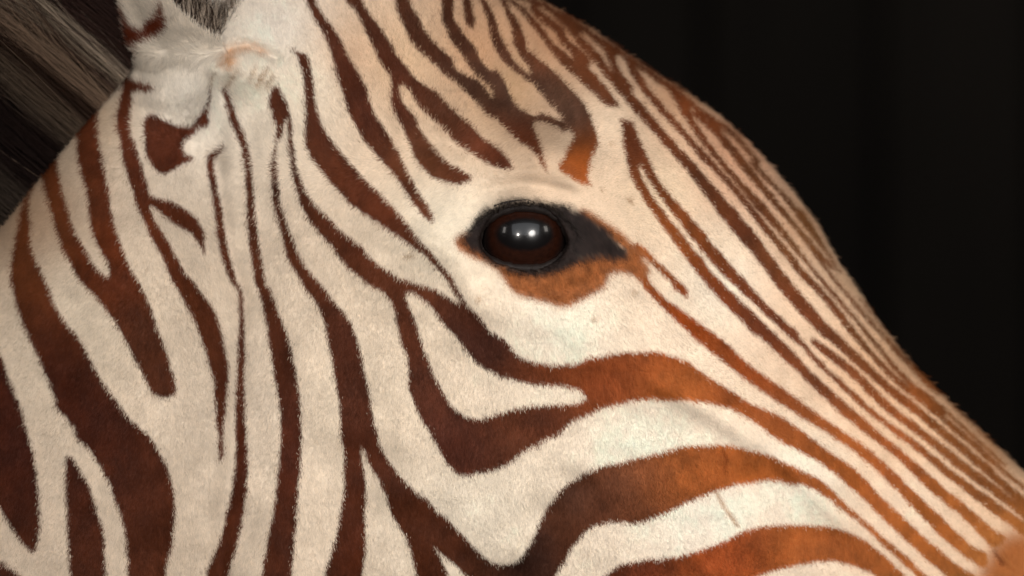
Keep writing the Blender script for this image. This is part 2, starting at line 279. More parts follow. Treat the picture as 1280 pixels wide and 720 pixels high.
# bare dark skin round the eye
SKIN = [(577,297),(586,285),(594,272),(607,260),(624,253),(646,249),(668,250),(689,254),(706,256),(724,263),(740,271),(755,284),(769,297),(781,310),(787,321),(772,325),(750,324),(731,326),(713,334),(696,342),(675,346),(652,344),(632,338),(613,328),(597,318),(582,307)]
MUZZLE = [(1310,652),(1282,664),(1254,669),(1240,685),(1230,704),(1218,726),(1196,752),(1170,800),(1150,850),(1130,910),(1110,1010),(1500,1010),(1500,640),(1330,640)]
EARPATCH = [(151,16),(156,36),(162,60),(169,65),(184,56),(200,49),(209,38),(206,18),(200,2),(197,22),(188,30),(181,43),(172,41),(162,31),(156,14)]
APERTURE = [(602,305),(604,292),(610,280),(621,270),(638,263),(657,261),(676,263),(690,271),(700,282),(706,294),(708,305),(702,316),(692,325),(676,332),(656,334),(636,331),(620,325),(608,316)]
SPOTS = [(742,398,2.6),(793,365,2.6),(515,318,3),(507,321,2.6),(786,250,2.6),(790,254,2),(752,238,2),(763,180,1.8),(598,374,3),(1049,636,2.4)]
CREASES = [[(893,613,1.2),(901,626,1.6),(908,638,1.6),(922,657,1.4)],[(1241,686,1.2),(1247,696,2),(1254,706,2.2)],[(903,562,1),(908,575,1.4),(904,590,1.2)],[(336,84,.8),(330,94,1.6),(325,104,1.6),(321,112,1)],[(344,92,.8),(338,102,1.8),(333,112,1.4)],[(322,84,.8),(317,94,1.3),(312,104,.8)],[(300,90,1),(292,100,1.6),(284,110,1.4)],[(270,92,1),(264,104,1.6),(262,114,1.4)]]  # fold shade and brown tuft strokes, both darkened into the coat
EARTAN = [(276,76),(282,64),(294,57),(310,55),(328,61),(338,71),(326,69),(310,66),(300,72),(294,84),(284,92),(277,86)]
# fine lines beside the ridge of forehead and nose
for L_ in [
 [(640,-8,3),(662,0,3.5),(684,10,3),(702,22,3),(722,38,3)],
 [(700,14,2),(720,30,3.5),(738,44,3.5),(752,56,3),(768,70,2.5)],
 [(742,44,2),(764,58,3),(784,72,3.5),(806,86,3),(828,102,2.5)],
 [(800,84,2.5),(820,98,3),(842,112,3.5),(864,130,3),(880,146,2)],
 [(846,116,2),(868,133,2.5),(888,148,3),(906,160,3),(922,174,2.5)],
 [(868,142,2),(886,158,2.6),(897,170,2.2),(908,184,2)],
 [(905,160,2.5),(920,172,3),(934,188,2.5),(948,204,2)],
 [(960,240,1.6),(978,262,2),(996,286,2),(1012,308,2),(1030,332,2),(1048,356,1.8),(1066,378,1.6)],
 [(1000,262,1.2),(1016,286,1.4),(1032,312,1.4),(1048,338,1.2)],
 [(1040,346,1.4),(1060,370,1.8),(1084,398,1.8),(1108,424,1.8),(1132,450,1.8),(1156,474,1.6),(1184,500,1.4),(1212,528,1.4),(1240,554,1.2)],
 [(1074,372,1.2),(1098,402,1.4),(1126,434,1.4),(1152,462,1.2)],
 [(1150,486,1.6),(1176,508,1.8),(1202,532,1.8),(1228,556,1.6),(1254,580,1.4)],
]: D(line(L_))
PX0, PY0, PX1, PY1 = -460, -110, 1520, 1040
def smooth_outline(pts, n=5):
    P = np.array(pts, float); a = np.roll(P, 1, 0); c = np.roll(P, -1, 0); d = np.roll(P, -2, 0)
    out = []
    for t in np.arange(n)/n:
        out.append(0.5*((2*P)+(-a+c)*t+(2*a-5*P+4*c-d)*t*t+(-a+3*P-3*c+d)*t**3))
    return np.stack(out, 1).reshape(-1, 2)
def fill(grid, pts, val, S, add=None):
    P = smooth_outline(pts)
    P = (P - (PX0, PY0))*S
    H, W = grid.shape
    x0 = max(int(P[:, 0].min())-1, 0); x1 = min(int(P[:, 0].max())+2, W)
    y0 = max(int(P[:, 1].min())-1, 0); y1 = min(int(P[:, 1].max())+2, H)
    xs = np.arange(x0, x1)+.5
    Q = np.roll(P, -1, 0)
    for y in range(y0, y1):
        yc = y+.5
        m = (P[:, 1] <= yc) != (Q[:, 1] <= yc)
        if not m.any(): continue
        xi = np.sort(P[m, 0]+(yc-P[m, 1])*(Q[m, 0]-P[m, 0])/(Q[m, 1]-P[m, 1]))
        par = np.searchsorted(xi, xs) & 1
        grid[y, x0:x1][par == 1] = val
def blur(a, s):
    r = int(3*s)+1; k = np.exp(-.5*(np.arange(-r, r+1)/s)**2); k /= k.sum()
    for ax in (0, 1):
        p = np.pad(a, [(r, r) if i == ax else (0, 0) for i in range(2)], mode='edge')
        a = sum(k[i]*(p[i:i+a.shape[0]] if ax == 0 else p[:, i:i+a.shape[1]]) for i in range(2*r+1))
    return a
# ---------------------------------------------------------------- pattern maps
RES = 1.5
GW, GH = int((PX1-PX0)*RES), int((PY1-PY0)*RES)
def new_map(): return np.zeros((GH, GW), np.float32)
m_dark = new_map()
for k_, o_ in DARK: fill(m_dark, o_, 1. if k_ == 'D' else 0., RES)
m_brown = new_map()
for o_ in BROWN: fill(m_brown, o_, 1., RES)
m_skin = new_map(); fill(m_skin, SKIN, 1., RES)
m_tan = new_map(); fill(m_tan, EARTAN, 1., RES); m_tan = blur(m_tan, 5)
m_muz = new_map(); fill(m_muz, MUZZLE, 1., RES)
m_earp = new_map(); fill(m_earp, EARPATCH, 1., RES)
m_spot = new_map()
for x_, y_, r_ in SPOTS:
    fill(m_spot, [(x_+r_*math.cos(t)*1.3, y_+r_*math.sin(t)) for t in np.arange(8)*math.pi/4], 1., RES)
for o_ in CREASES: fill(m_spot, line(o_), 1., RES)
m_aper = new_map(); fill(m_aper, APERTURE, 1., RES)
m_dark = blur(m_dark, 1.2); m_brown = blur(m_brown, 3.5); m_skin_s = blur(m_skin, 4.0)
m_muz = blur(m_muz, 12); m_earp = blur(m_earp, 2.5); m_spot = blur(m_spot, 1.6); m_aper_s = blur(m_aper, 2.2)

def look(m, px, py):
    x = np.clip((px-PX0)*RES-.5, 0, GW-1.001); y = np.clip((py-PY0)*RES-.5, 0, GH-1.001)
    xi = x.astype(int); yi = y.astype(int); fx = x-xi; fy = y-yi
    return (m[yi, xi]*(1-fx)+m[yi, xi+1]*fx)*(1-fy)+(m[yi+1, xi]*(1-fx)+m[yi+1, xi+1]*fx)*fy

def lin(c):
    c = np.asarray(c, float)/255
    return np.where(c <= .04045, c/12.92, ((c+.055)/1.055)**2.4)

def idw(px, py, table, power=2.6):
    num = 0; den = 0
    for x, y, c in table:
        w = 1/((px-x)**2+(py-y)**2+900.)**(power/2)
        num = num+w[..., None]*lin(c); den = den+w
    return num/den[..., None]
# pigment of the dark hair (sRGB of the hair itself): chestnut on the neck, rust on the face
DARK_PIG = [(100,520,(72,30,16)),(20,520,(70,28,15)),(150,330,(100,46,24)),(40,300,(100,52,28)),(190,430,(84,42,24)),(215,190,(92,44,28)),
 (350,250,(82,42,26)),(430,450,(78,38,24)),(350,560,(80,36,22)),(440,680,(80,36,20)),(520,640,(84,42,26)),(560,560,(84,42,32)),(600,430,(72,38,30)),
 (680,520,(96,50,34)),(750,480,(150,74,40)),(860,480,(172,94,46)),(660,690,(56,32,26)),(720,620,(84,50,38)),(785,610,(104,62,46)),(815,603,(146,82,50)),(760,640,(84,46,32)),(850,590,(172,94,46)),(940,585,(174,95,47)),
 (800,705,(96,40,20)),(900,690,(170,80,40)),(1020,680,(174,95,49)),(860,400,(160,70,22)),(930,450,(150,72,34)),(1060,580,(176,96,46)),(1170,650,(176,98,44)),
 (1120,560,(170,90,46)),(900,380,(104,48,24)),(850,290,(128,66,30)),(820,300,(168,90,44)),(930,280,(92,44,26)),(960,400,(104,50,30)),(1040,460,(124,66,38)),(1010,420,(110,58,36)),
 (790,180,(90,46,30)),(600,120,(70,46,36)),(650,135,(78,56,48)),(715,150,(72,55,49)),(700,120,(74,52,42)),(725,205,(170,88,38)),(650,170,(92,42,24)),(560,40,(76,42,28)),(450,100,(84,42,28)),(480,130,(84,40,26)),(530,200,(96,54,34)),(600,190,(104,52,34)),
 (470,250,(98,48,30)),(680,60,(104,56,34)),(740,90,(116,62,36)),(860,140,(126,66,38)),(880,230,(82,44,28)),(950,230,(108,64,38)),(1000,290,(122,78,48)),(1080,420,(116,70,40)),(1190,550,(132,78,42)),(1240,600,(146,86,46)),(1250,690,(184,112,58))]
PALE_TONE = [(100,400,(226,208,184)),(300,500,(228,210,188)),(450,500,(232,214,190)),(600,640,(240,226,204)),(800,560,(253,239,217)),(700,410,(252,239,217)),(560,280,(244,230,206)),(345,40,(250,238,222)),(390,110,(246,230,206)),(445,70,(222,184,150)),(240,120,(248,238,222)),(200,70,(232,218,198)),(330,100,(246,232,210)),
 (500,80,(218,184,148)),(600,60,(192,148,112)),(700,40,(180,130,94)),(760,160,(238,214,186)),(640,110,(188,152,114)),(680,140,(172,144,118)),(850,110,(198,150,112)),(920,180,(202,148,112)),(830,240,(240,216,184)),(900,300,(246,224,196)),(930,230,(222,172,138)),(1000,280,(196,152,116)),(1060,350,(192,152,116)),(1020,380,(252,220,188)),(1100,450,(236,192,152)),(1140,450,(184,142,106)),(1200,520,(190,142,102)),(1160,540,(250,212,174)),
 (1240,560,(182,132,90)),(1000,600,(254,240,218)),(1150,620,(254,228,200)),(1220,600,(250,214,178)),(900,350,(252,238,216)),(880,640,(254,241,221)),(30,260,(170,140,112)),(120,140,(196,170,142))]  # cream and tan hair, with dimness of forehead and nose ridge mixed in
def coat_color(px, py):
    jx = px+vnoise(px, py, 5, 3)*1.0; jy = py+vnoise(px, py, 5, 4)*1.0
    d = look(m_dark, jx, jy)[..., None]; br = look(m_brown, jx, jy)[..., None]; sk = look(m_skin_s, jx+3*vnoise(px, py, 4, 31), jy+3*vnoise(px, py, 4, 32))[..., None]
    mz = look(m_muz, px, py)[..., None]; ep = look(m_earp, px, py)[..., None]; sp = look(m_spot, px, py)[..., None]
    pale = idw(px, py, PALE_TONE)*np.array([1.0, .995, 1.0])*(1+0.06*vnoise(px, py, 40, 15)+0.05*vnoise(px, py, 16, 5)+0.06*vnoise(px, py, 5, 6)+0.04*vnoise(px, py, 2.2, 7))[..., None]
    dark = idw(px, py, DARK_PIG, 3.2)*np.array([.93, .96, .82])*(1+0.20*vnoise(px, py, 26, 10)+0.16*vnoise(px, py, 12, 8)+0.16*vnoise(px*1.8, py*.6, 6, 9))[..., None]
    tn = look(m_tan, px, py)[..., None]*(.6+.3*vnoise(px, py, 8, 55))[..., None]
    pale = pale*(1-tn)+lin((206, 142, 84))*tn
    c = pale*(1-0.95*mz)+lin((172,98,40))*0.97*mz
    c = c*(1-d)+dark*d
    c = c*(1-br)+(lin((146,86,46))*(1+0.32*vnoise(px, py, 8, 12)+.3*vnoise(px*1.6, py*.8, 3, 13))[..., None])*br
    c = c*(1-ep)+lin((98,42,22))*ep
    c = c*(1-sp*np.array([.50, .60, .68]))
    c = c*(1-sk)+lin((34,25,22))*(1+.35*vnoise(px, py, 7, 33)+.3*vnoise(px, py, 2.5, 34))[..., None]*sk
    return np.clip(c, 0.003, 0.92)*ALB
ALB = 0.86

# ---------------------------------------------------------------- head surface
# ribs: dorsal point, ventral point (drawing units), half width (mm)
RIBS = [((-420,760),(250,1500),112),((-210,530),(330,1260),100),((-70,370),(400,1080),92),((25,245),(450,985),86),((95,158),(480,930),80),
 ((158,86),(500,900),72),((222,10),(520,880),66),((310,-62),(560,872),68),((430,-82),(620,865),76),((560,-46),(700,870),84),((688,3),(780,880),85),
 ((800,74),(850,890),77),((915,156),(920,900),66),((1004,255),(975,910),57),((1054,335),(1025,920),51),((1137,449),(1085,940),46),((1237,547),(1150,962),43),
 ((1330,637),(1210,990),44),((1408,722),(1270,1012),46),((1462,800),(1335,1015),42),((1484,872),(1400,1000),28),((1470,925),(1440,965),8)]
def catmull(A, t):
    A = np.asarray(A, float); A = np.concatenate([[2*A[0]-A[1]], A, [2*A[-1]-A[-2]]])
    i = np.clip(np.floor(t).astype(int), 0, len(A)-4); f = (t-i)
    if A.ndim == 2: f = f[:, None]
    p0, p1, p2, p3 = A[i], A[i+1], A[i+2], A[i+3]
    return .5*(2*p1+(p2-p0)*f+(2*p0-5*p1+4*p2-p3)*f*f+(3*p1-p0-3*p2+p3)*f**3)
NU, NV = 760, 300
tu = np.linspace(0, len(RIBS)-1, NU)
Dp = catmull([r[0] for r in RIBS], tu)+0.0; Vp = catmull([r[1] for r in RIBS], tu); Wd = catmull([r[2] for r in RIBS], tu)*1e-3
Dp = Dp+(Vp-Dp)/np.linalg.norm(Vp-Dp, axis=1, keepdims=True)*np.interp(tu, [0, 3, 6, 8, 11, 13, 20, 21], [4, 4, 4, 6, 7, 6, 4, 0])[:, None]
v = np.linspace(0, math.pi, NV)
tt = (1-np.cos(v))/2
tt = tt**1.08
prof = np.sin(v)**0.86

def gauss(px, py, cx, cy, sx, sy, ang=0):
    a = math.radians(ang); dx = px-cx; dy = py-cy
    u_ = dx*math.cos(a)+dy*math.sin(a); w_ = -dx*math.sin(a)+dy*math.cos(a)
    return np.exp(-.5*((u_/sx)**2+(w_/sy)**2))
def dist_line(px, py, pts):
    d = np.full(px.shape, 1e9)
    for (x0, y0), (x1, y1) in zip(pts[:-1], pts[1:]):
        ex, ey = x1-x0, y1-y0; t = np.clip(((px-x0)*ex+(py-y0)*ey)/(ex*ex+ey*ey), 0, 1)
        d = np.minimum(d, np.hypot(px-x0-t*ex, py-y0-t*ey))
    return d
EYE_C = (656, 296); EYE_R = 0.0220; EYE_Y = -0.0795
def relief(px, py):
    """outward relief in metres: bones, muscles and folds of the side of the head"""
    h = 0.013*gauss(px, py, 690, 275, 105, 75, 15)            # orbit
    h += 0.011*gauss(px, py, 705, 205, 58, 24, 18)            # brow
    h -= 0.011*gauss(px, py, 640, 120, 55, 32, 40)            # hollow above the eye
    h -= 0.003*gauss(px, py, 705, 150, 22, 16, 40)
    h += 0.006*gauss(px, py, 520, 290, 80, 40, 35)            # cheek bone arch
    h += 0.007*np.exp(-.5*(dist_line(px, py, [(640,400),(760,430),(900,500),(1030,600)])/34)**2)   # facial crest
    h += 0.016*gauss(px, py, 470, 600, 130, 190, 10)          # jaw muscle
    h -= 0.006*gauss(px, py, 760, 660, 90, 60, 20)
    h -= 0.005*gauss(px, py, 960, 430, 120, 30, 45)
    h += 0.017*gauss(px, py, 232, 84, 55, 46)                # ear root
    h -= 0.0038*np.exp(-.5*(dist_line(px, py, [(268,205),(278,300),(300,370),(297,480),(290,560),(276,650),(268,760)])/9)**2)
    h -= 0.017*np.exp(-.5*(dist_line(px, py, [(255,150),(285,330),(292,520),(262,760)])/48)**2)
    h += 0.010*gauss(px, py, 190, 380, 70, 130, -20)          # wing of the first neck bone
    h -= 0.0003*np.exp(-.5*(dist_line(px, py, [(893,614),(908,636),(922,660)])/3.0)**2)
    h -= 0.0008*np.exp(-.5*(dist_line(px, py, [(1242,684),(1250,700),(1258,708)])/4.0)**2)
    h += 0.0008*np.exp(-.5*(dist_line(px, py, [(700,560),(800,640),(900,640)])/9)**2)
    h -= 0.003*np.exp(-.5*(dist_line(px, py, [(153,98),(172,108),(196,114)])/5)**2)
    h -= 0.0035*np.exp(-.5*(dist_line(px, py, [(266,102),(262,125),(252,150),(236,165)])/6)**2)
    h -= 0.0025*np.exp(-.5*(dist_line(px, py, [(288,104),(282,116),(290,140)])/6)**2)
    h += 0.003*gauss(px, py, 265, 180, 16, 12)
    h += 0.006*gauss(px, py, 312, 92, 20, 17)+0.004*gauss(px, py, 226, 120, 20, 14)+0.004*gauss(px, py, 196, 124, 10, 10)+0.0035*gauss(px, py, 290, 165, 10, 28)
    h -= 0.004*np.exp(-.5*(dist_line(px, py, [(278,80),(284,68),(294,61),(310,58),(328,64),(346,74)])/5)**2)
    h -= 0.0025*np.exp(-.5*(dist_line(px, py, [(590,252),(612,238),(645,231),(680,233),(712,243)])/6)**2)
    h -= 0.0015*np.exp(-.5*(dist_line(px, py, [(600,345),(640,362),(700,368),(740,352)])/7)**2)
    h -= 0.003*np.exp(-.5*(dist_line(px, py, [(672,150),(700,150),(722,170)])/7)**2)
    for wl in ([(718,296),(750,309),(780,318)],[(716,306),(746,315),(772,320)],[(716,284),(742,293),(764,306)]):
        h -= 0.0009*np.exp(-.5*(dist_line(px, py, wl)/2.2)**2)
    h += 0.0035*np.exp(-.5*(dist_line(px, py, [(540,300),(575,330),(600,380)])/14)**2)
    h += 0.0018*np.exp(-.5*(dist_line(px, py, [(820,480),(960,560),(1060,660)])/8)**2)
    h += 0.0014*vnoise(px, py, 38, 23)*np.clip((1100-px)/200, 0, 1)
    h += 0.0012*vnoise(px, py, 60, 21)+0.0006*vnoise(px, py, 24, 22)
    return h
def side(sign):
    rp = Dp[:, None, :]*(1-tt)[None, :, None]+Vp[:, None, :]*tt[None, :, None]
    y0 = Wd[:, None]*prof[None, :]
    P = np.empty((NU, NV, 3))
    P[..., 0] = (rp[..., 0]-640)*UNIT; P[..., 2] = ZC+(360-rp[..., 1])*UNIT; P[..., 1] = -y0
    px, py = px_from_w(P)
    h = relief(px, py)*np.minimum(1, prof*1.3)[None, :]**1.5
    P[..., 1] -= h
    px, py = px_from_w(P)
    # the lids drape over the eyeball; inside the opening the surface drops into the socket
    c = w_from_px(EYE_C[0], EYE_C[1], EYE_Y)
    r2 = (EYE_R+0.0032)**2-(P[..., 0]-c[0])**2-(P[..., 2]-c[2])**2
    lid = np.where(r2 > 0, c[1]-np.sqrt(np.maximum(r2, 0)), 1.0)
    dlt = P[..., 1]-lid; kk = 0.004
    P[..., 1] = np.where(dlt > -kk, P[..., 1]-np.where(dlt > kk, dlt, (dlt+kk)**2/(4*kk)), P[..., 1])
    P[..., 1] -= 0.0012*np.clip(look(m_skin_s, px, py)-look(m_aper_s, px, py), 0, 1)*gauss(px, py, 655, 294, 62, 48)
    P[..., 1] += 0.030*look(m_aper_s, px, py)
    P[..., 1] *= -sign
    return P
near = side(-1); far = side(1)
zebra = bpy.data.objects.new('zebra', None)
zebra.location = (0, 0, 0)
link(zebra)
zebra['label'] = 'rust-brown and cream striped zebra head and neck in profile facing right'
zebra['category'] = 'zebra'

ring = np.concatenate([near, far[:, -2:0:-1]], 1)          # closed rings round the head
rpx, rpy = px_from_w(ring)
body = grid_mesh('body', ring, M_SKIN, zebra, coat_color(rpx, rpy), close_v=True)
# close both ends of the tube
me = body.data
import bmesh
bm = bmesh.new(); bm.from_mesh(me); bm.verts.ensure_lookup_table()
nr = ring.shape[1]
bm.faces.new([bm.verts[i] for i in range(nr)])
bm.faces.new([bm.verts[(NU-1)*nr+i] for i in range(nr-1, -1, -1)])
bmesh.ops.recalc_face_normals(bm, faces=bm.faces)
bm.to_mesh(me); bm.free()

# ---------------------------------------------------------------- coat
def sample(P, N, n, weight=None):
    """n random points on a grid surface: position, normal"""
    a = P[1:, :-1]-P[:-1, :-1]; b = P[:-1, 1:]-P[:-1, :-1]
    A = np.linalg.norm(np.cross(a, b), axis=-1)
    if weight is not None: A = A*weight
    q = rng.choice(A.size, n, p=(A/A.sum()).ravel()); i, j = np.unravel_index(q, A.shape)
    f = rng.random((n, 1)); g = rng.random((n, 1))
    mixq = lambda G: (G[i, j]*(1-f)+G[i+1, j]*f)*(1-g)+(G[i, j+1]*(1-f)+G[i+1, j+1]*f)*g
    return mixq(P), unit(mixq(N))
def flow(px, py):
    """lie of the hair in the side view (towards muzzle, up)"""
    t = np.stack([0*px, 0*px], -1)
    for x, y, dx, dz in [(100,500,-.35,-1),(60,300,-.6,-.8),(200,250,-.2,-1),(350,400,0,-1),(450,600,.1,-1),(420,80,-.25,.6),(560,60,.1,.9),(640,150,.5,.4),(560,250,-.5,-.5),(620,420,.0,-1),
                         (740,220,.5,.3),(700,370,.3,-1),(850,420,.5,-.8),(900,620,.3,-1),(760,620,.1,-1),(1000,500,.7,-.7),(900,200,.7,-.6),(1050,400,.7,-.8),(1200,640,.7,-.8),(240,110,-.1,.7)]:
        w = 1/((px-x)**2+(py-y)**2+1500.)**1.3
        t = t+w[:, None]*np.array([dx, dz])/math.hypot(dx, dz)
    return unit(t)
def fur(name, P, N, n, weight=None, length=0.0021, rad=0.000085, lift=0.25, parent=None, col=None, dirf=None, keep=None, jit=1.3, lenf=None):
    R, Nn = sample(P, N, n, weight)
    px, py = px_from_w(R)
    if keep is not None:
        k = keep(px, py); R, Nn, px, py = R[k], Nn[k], px[k], py[k]
    m = len(R)
    d2 = flow(px, py) if dirf is None else dirf(px, py)
    d3 = np.stack([d2[:, 0], 0*px, d2[:, 1]], -1)
    d3 = unit(d3-Nn*(d3*Nn).sum(-1, keepdims=True))
    d3 = unit(d3+rng.normal(0, .22, (m, 3)))
    L = length*rng.uniform(.65, 1.25, m)
    if lenf is not None: L = L*lenf(px, py)
    L = L[:, None]
    p0 = R-Nn*0.0002
    p1 = R+L*.45*unit(d3+Nn*lift)
    p2 = p1+L*.55*unit(d3+Nn*(lift*.25)+rng.normal(0, .12, (m, 3)))
    pts = np.stack([p0, p1, p2], 1)
    rd = rad*rng.uniform(.75, 1.25, (m, 1))*np.array([1., .85, .25])
    c = coat_color(px+rng.normal(0, jit, m), py+rng.normal(0, jit, m)) if col is None else col(px, py)
    c = np.clip(c*(1+rng.normal(0, .06, (m, 1))), 0.002, .95)
    return make_strands(name, pts, rd, c, M_COAT, parent, Nn)

def bare(px, py):
    duct = look(m_skin_s, px, py)*np.clip((px-704)/20, 0, 1)
    return rng.random(px.shape) > np.maximum(duct*1.05, look(m_aper_s, px, py)*4)
Nn_ = grid_normals(near)
if Nn_[NU//2, NV//2, 1] > 0: Nn_ = -Nn_
Nf_ = grid_normals(far)
if Nf_[NU//2, NV//2, 1] < 0: Nf_ = -Nf_
cpx, cpy = px_from_w(near[:-1, :-1])
inview = ((cpx > -60) & (cpx < 1340) & (cpy > -60) & (cpy < 780)).astype(float)
fl = lambda px, py: 0.48+0.45*np.clip((np.hypot((px-665)/90, (py-295)/62)-.8)/1.0, 0, 1)-0.28*np.clip((px-700)/250, 0, 1)-0.18*np.clip((200-py)/150, 0, 1)*np.clip((px-380)/150, 0, 1)+0.6*gauss(px, py, 235, 105, 55, 38)
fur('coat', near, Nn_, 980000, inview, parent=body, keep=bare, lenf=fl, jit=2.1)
fur('coat', near, Nn_, 90000, 1-inview, length=.006, rad=.0002, parent=body)
vf = np.arange(NV-1)[None, :]+np.zeros((NU-1, 1))
fur('coat', far, Nf_, 150000, (0.15+(vf < 70)), length=.005, rad=.00018, parent=body)

# ---------------------------------------------------------------- eye
def sphere_grid(c, r, nu_, nv_, sy=1.0):
    u = np.linspace(0, math.pi, nu_)[:, None]; w = np.linspace(0, 2*math.pi, nv_, endpoint=False)[None, :]
    return np.stack([c[0]+r*np.sin(u)*np.cos(w), c[1]-r*sy*np.cos(u)+0*w, c[2]+r*np.sin(u)*np.sin(w)], -1)
def eye_material():
    m, nt, b = mat_new('wet_eye')
    a = nt.nodes.new('ShaderNodeAttribute'); a.attribute_name = 'coat'
    nt.links.new(a.outputs['Color'], b.inputs['Base Color'])
    b.inputs['Roughness'].default_value = 0.25
    b.inputs['Coat Weight'].default_value = 0.55
    b.inputs['Specular IOR Level'].default_value = 0.2; b.inputs['Coat Roughness'].default_value = 0.04; b.inputs['Coat IOR'].default_value = 1.38
    return m
M_EYE = eye_material()
M_LASH = hair_material('eyelash', 0, .4, .4)
def tube(name, pts, rads, mat, parent, k=10, closed=False):
    P = np.asarray(pts, float); n = len(P)
    T = unit(np.roll(P, -1, 0)-np.roll(P, 1, 0)) if closed else unit(np.gradient(P, axis=0))
    up = np.array([0, -1., 0]); S = unit(np.cross(T, up)); U = np.cross(S, T)
    a = np.linspace(0, 2*math.pi, k, endpoint=False)
    G = P[:, None]+np.asarray(rads)[:, None, None]*(S[:, None]*np.cos(a)[None, :, None]+U[:, None]*np.sin(a)[None, :, None])
    return grid_mesh(name, G, mat, parent, close_u=closed, close_v=True)
def surf_y(px, py, s):
    """depth of the head surface at drawing points (nearest grid point)"""
    P = near if s < 0 else far
    gx, gy = px_from_w(P); m = (gx > 500) & (gx < 860) & (gy > 180) & (gy < 420)
    X = np.stack([gx[m], gy[m]], 1); Y = np.abs(P[..., 1][m])
    return np.array([Y[np.argmin((X[:, 0]-a)**2+(X[:, 1]-b)**2)] for a, b in zip(px, py)])
LIDU = [(600,305),(602,291),(608,279),(620,269),(637,262),(657,259),(677,262),(692,270),(702,281),(708,294),(711,306)]
LIDL = [(600,305),(606,317),(618,326),(635,333),(656,336),(677,334),(693,327),(704,317),(711,306)]
FOLD = [(589,290),(595,277),(605,266),(620,258),(638,253),(657,251),(675,253)]
def spl(p, n): return catmull(p, np.linspace(0, len(p)-1, n))
def build_eye(s):
    c = w_from_px(EYE_C[0], EYE_C[1], EYE_Y); c = c*np.array([1, -s, 1])
    G = sphere_grid(c*np.array([1, 1, 1]), EYE_R, 60, 96)
    if s > 0: G[..., 1] = 2*c[1]-G[..., 1]
    ex, ey = px_from_w(G)
    dx = (ex-EYE_C[0])/33; dy = (ey-(EYE_C[1]-3))/19
    pup = np.clip(1.15-np.sqrt(dx*dx+dy*dy), 0, .15)/.15
    ir = np.clip(1.1-np.hypot(ex-EYE_C[0], ey-EYE_C[1])/44, 0, .15)/.15
    fib = vnoise(np.arctan2(ey-EYE_C[1], ex-EYE_C[0])*30+900, np.hypot(ex-EYE_C[0], ey-EYE_C[1]), 2.0, 40)
    iris = np.array([0.015, 0.0042, 0.0020])*(1+.35*fib)[..., None]
    col = np.array([0.006, 0.0035, 0.003])*(1-ir)[..., None]+iris*ir[..., None]
    col = col*(1-pup[..., None])+np.array([0.003, 0.0022, 0.0022])*pup[..., None]
    eye = grid_mesh('eye', G, M_EYE, zebra, col, close_v=True)
    def rim(name, pl, n, rr, out):
        q = spl(pl, n); r3 = np.array([w_from_px(a, b, 0) for a, b in q])
        # the rim rests on the eyeball, or on the skin where that lies deeper
        y = []
        for a, b in q:
            yy = -0.09
            for _ in range(4):
                p = w_from_px(a, b, yy); r2 = (EYE_R+out)**2-(p[0]-c[0])**2-(p[2]-c[2])**2
                ball = abs(c[1])+(math.sqrt(r2) if r2 > 0 else 0)
                yy = -max(ball, abs(EYE_Y)+0.0085)
            y.append(yy)
        p = np.array([w_from_px(a, b, yy) for (a, b), yy in zip(q, y)]); p[:, 1] *= -s
        rr = rr*(1+.3*vnoise(np.arange(n)*1.0, np.zeros(n)+len(name), 3.2, 81)); p = p+rng.normal(0, .00012, p.shape)
        return tube(name, p, rr, M_LID, eye), p
    w = np.sin(np.linspace(0, math.pi, 60))
    up, pu = rim('upper_eyelid', LIDU, 60, 0.0009+0.0010*w, 0.0012)
    lo, pl_ = rim('lower_eyelid', LIDL, 60, 0.0010+0.0010*w, 0.0010)
    fo, pf = rim('eyelid_fold', FOLD, 60, 0.0003+0.0006*w, 0.0032)
    # lashes along the upper lid
    n = 260; t = rng.uniform(.05, .95, n)*59; i = t.astype(int)
    r0 = pu[i]+(pu[np.minimum(i+1, 59)]-pu[i])*(t-i)[:, None]
    o = unit(r0-c); o[:, 2] += .25
    L = rng.uniform(.006, .012, n)[:, None]
    side_ = ((t/59)-.45)[:, None]*np.array([[1.2, 0, 0]])
    p1 = r0+L*.45*unit(o+side_*.5+np.array([0, s*.5, .1])+rng.normal(0, .08, (n, 3)))
    p2 = p1+L*.35*unit(side_+np.array([0, s*.8, -.25])+rng.normal(0, .1, (n, 3)))
    p3 = p2+L*.3*unit(side_*1.3+np.array([0, s*.5, -.6])+rng.normal(0, .15, (n, 3)))
    make_strands('eyelash', np.stack([r0, p1, p2, p3], 1), np.array([[.00011, .0001, .00007, .00002]])*rng.uniform(.8, 1.2, (n, 1)),
                 np.tile([[.014, .010, .008]], (n, 1)), M_LASH, up)
    return eye
build_eye(-1); build_eye(1)

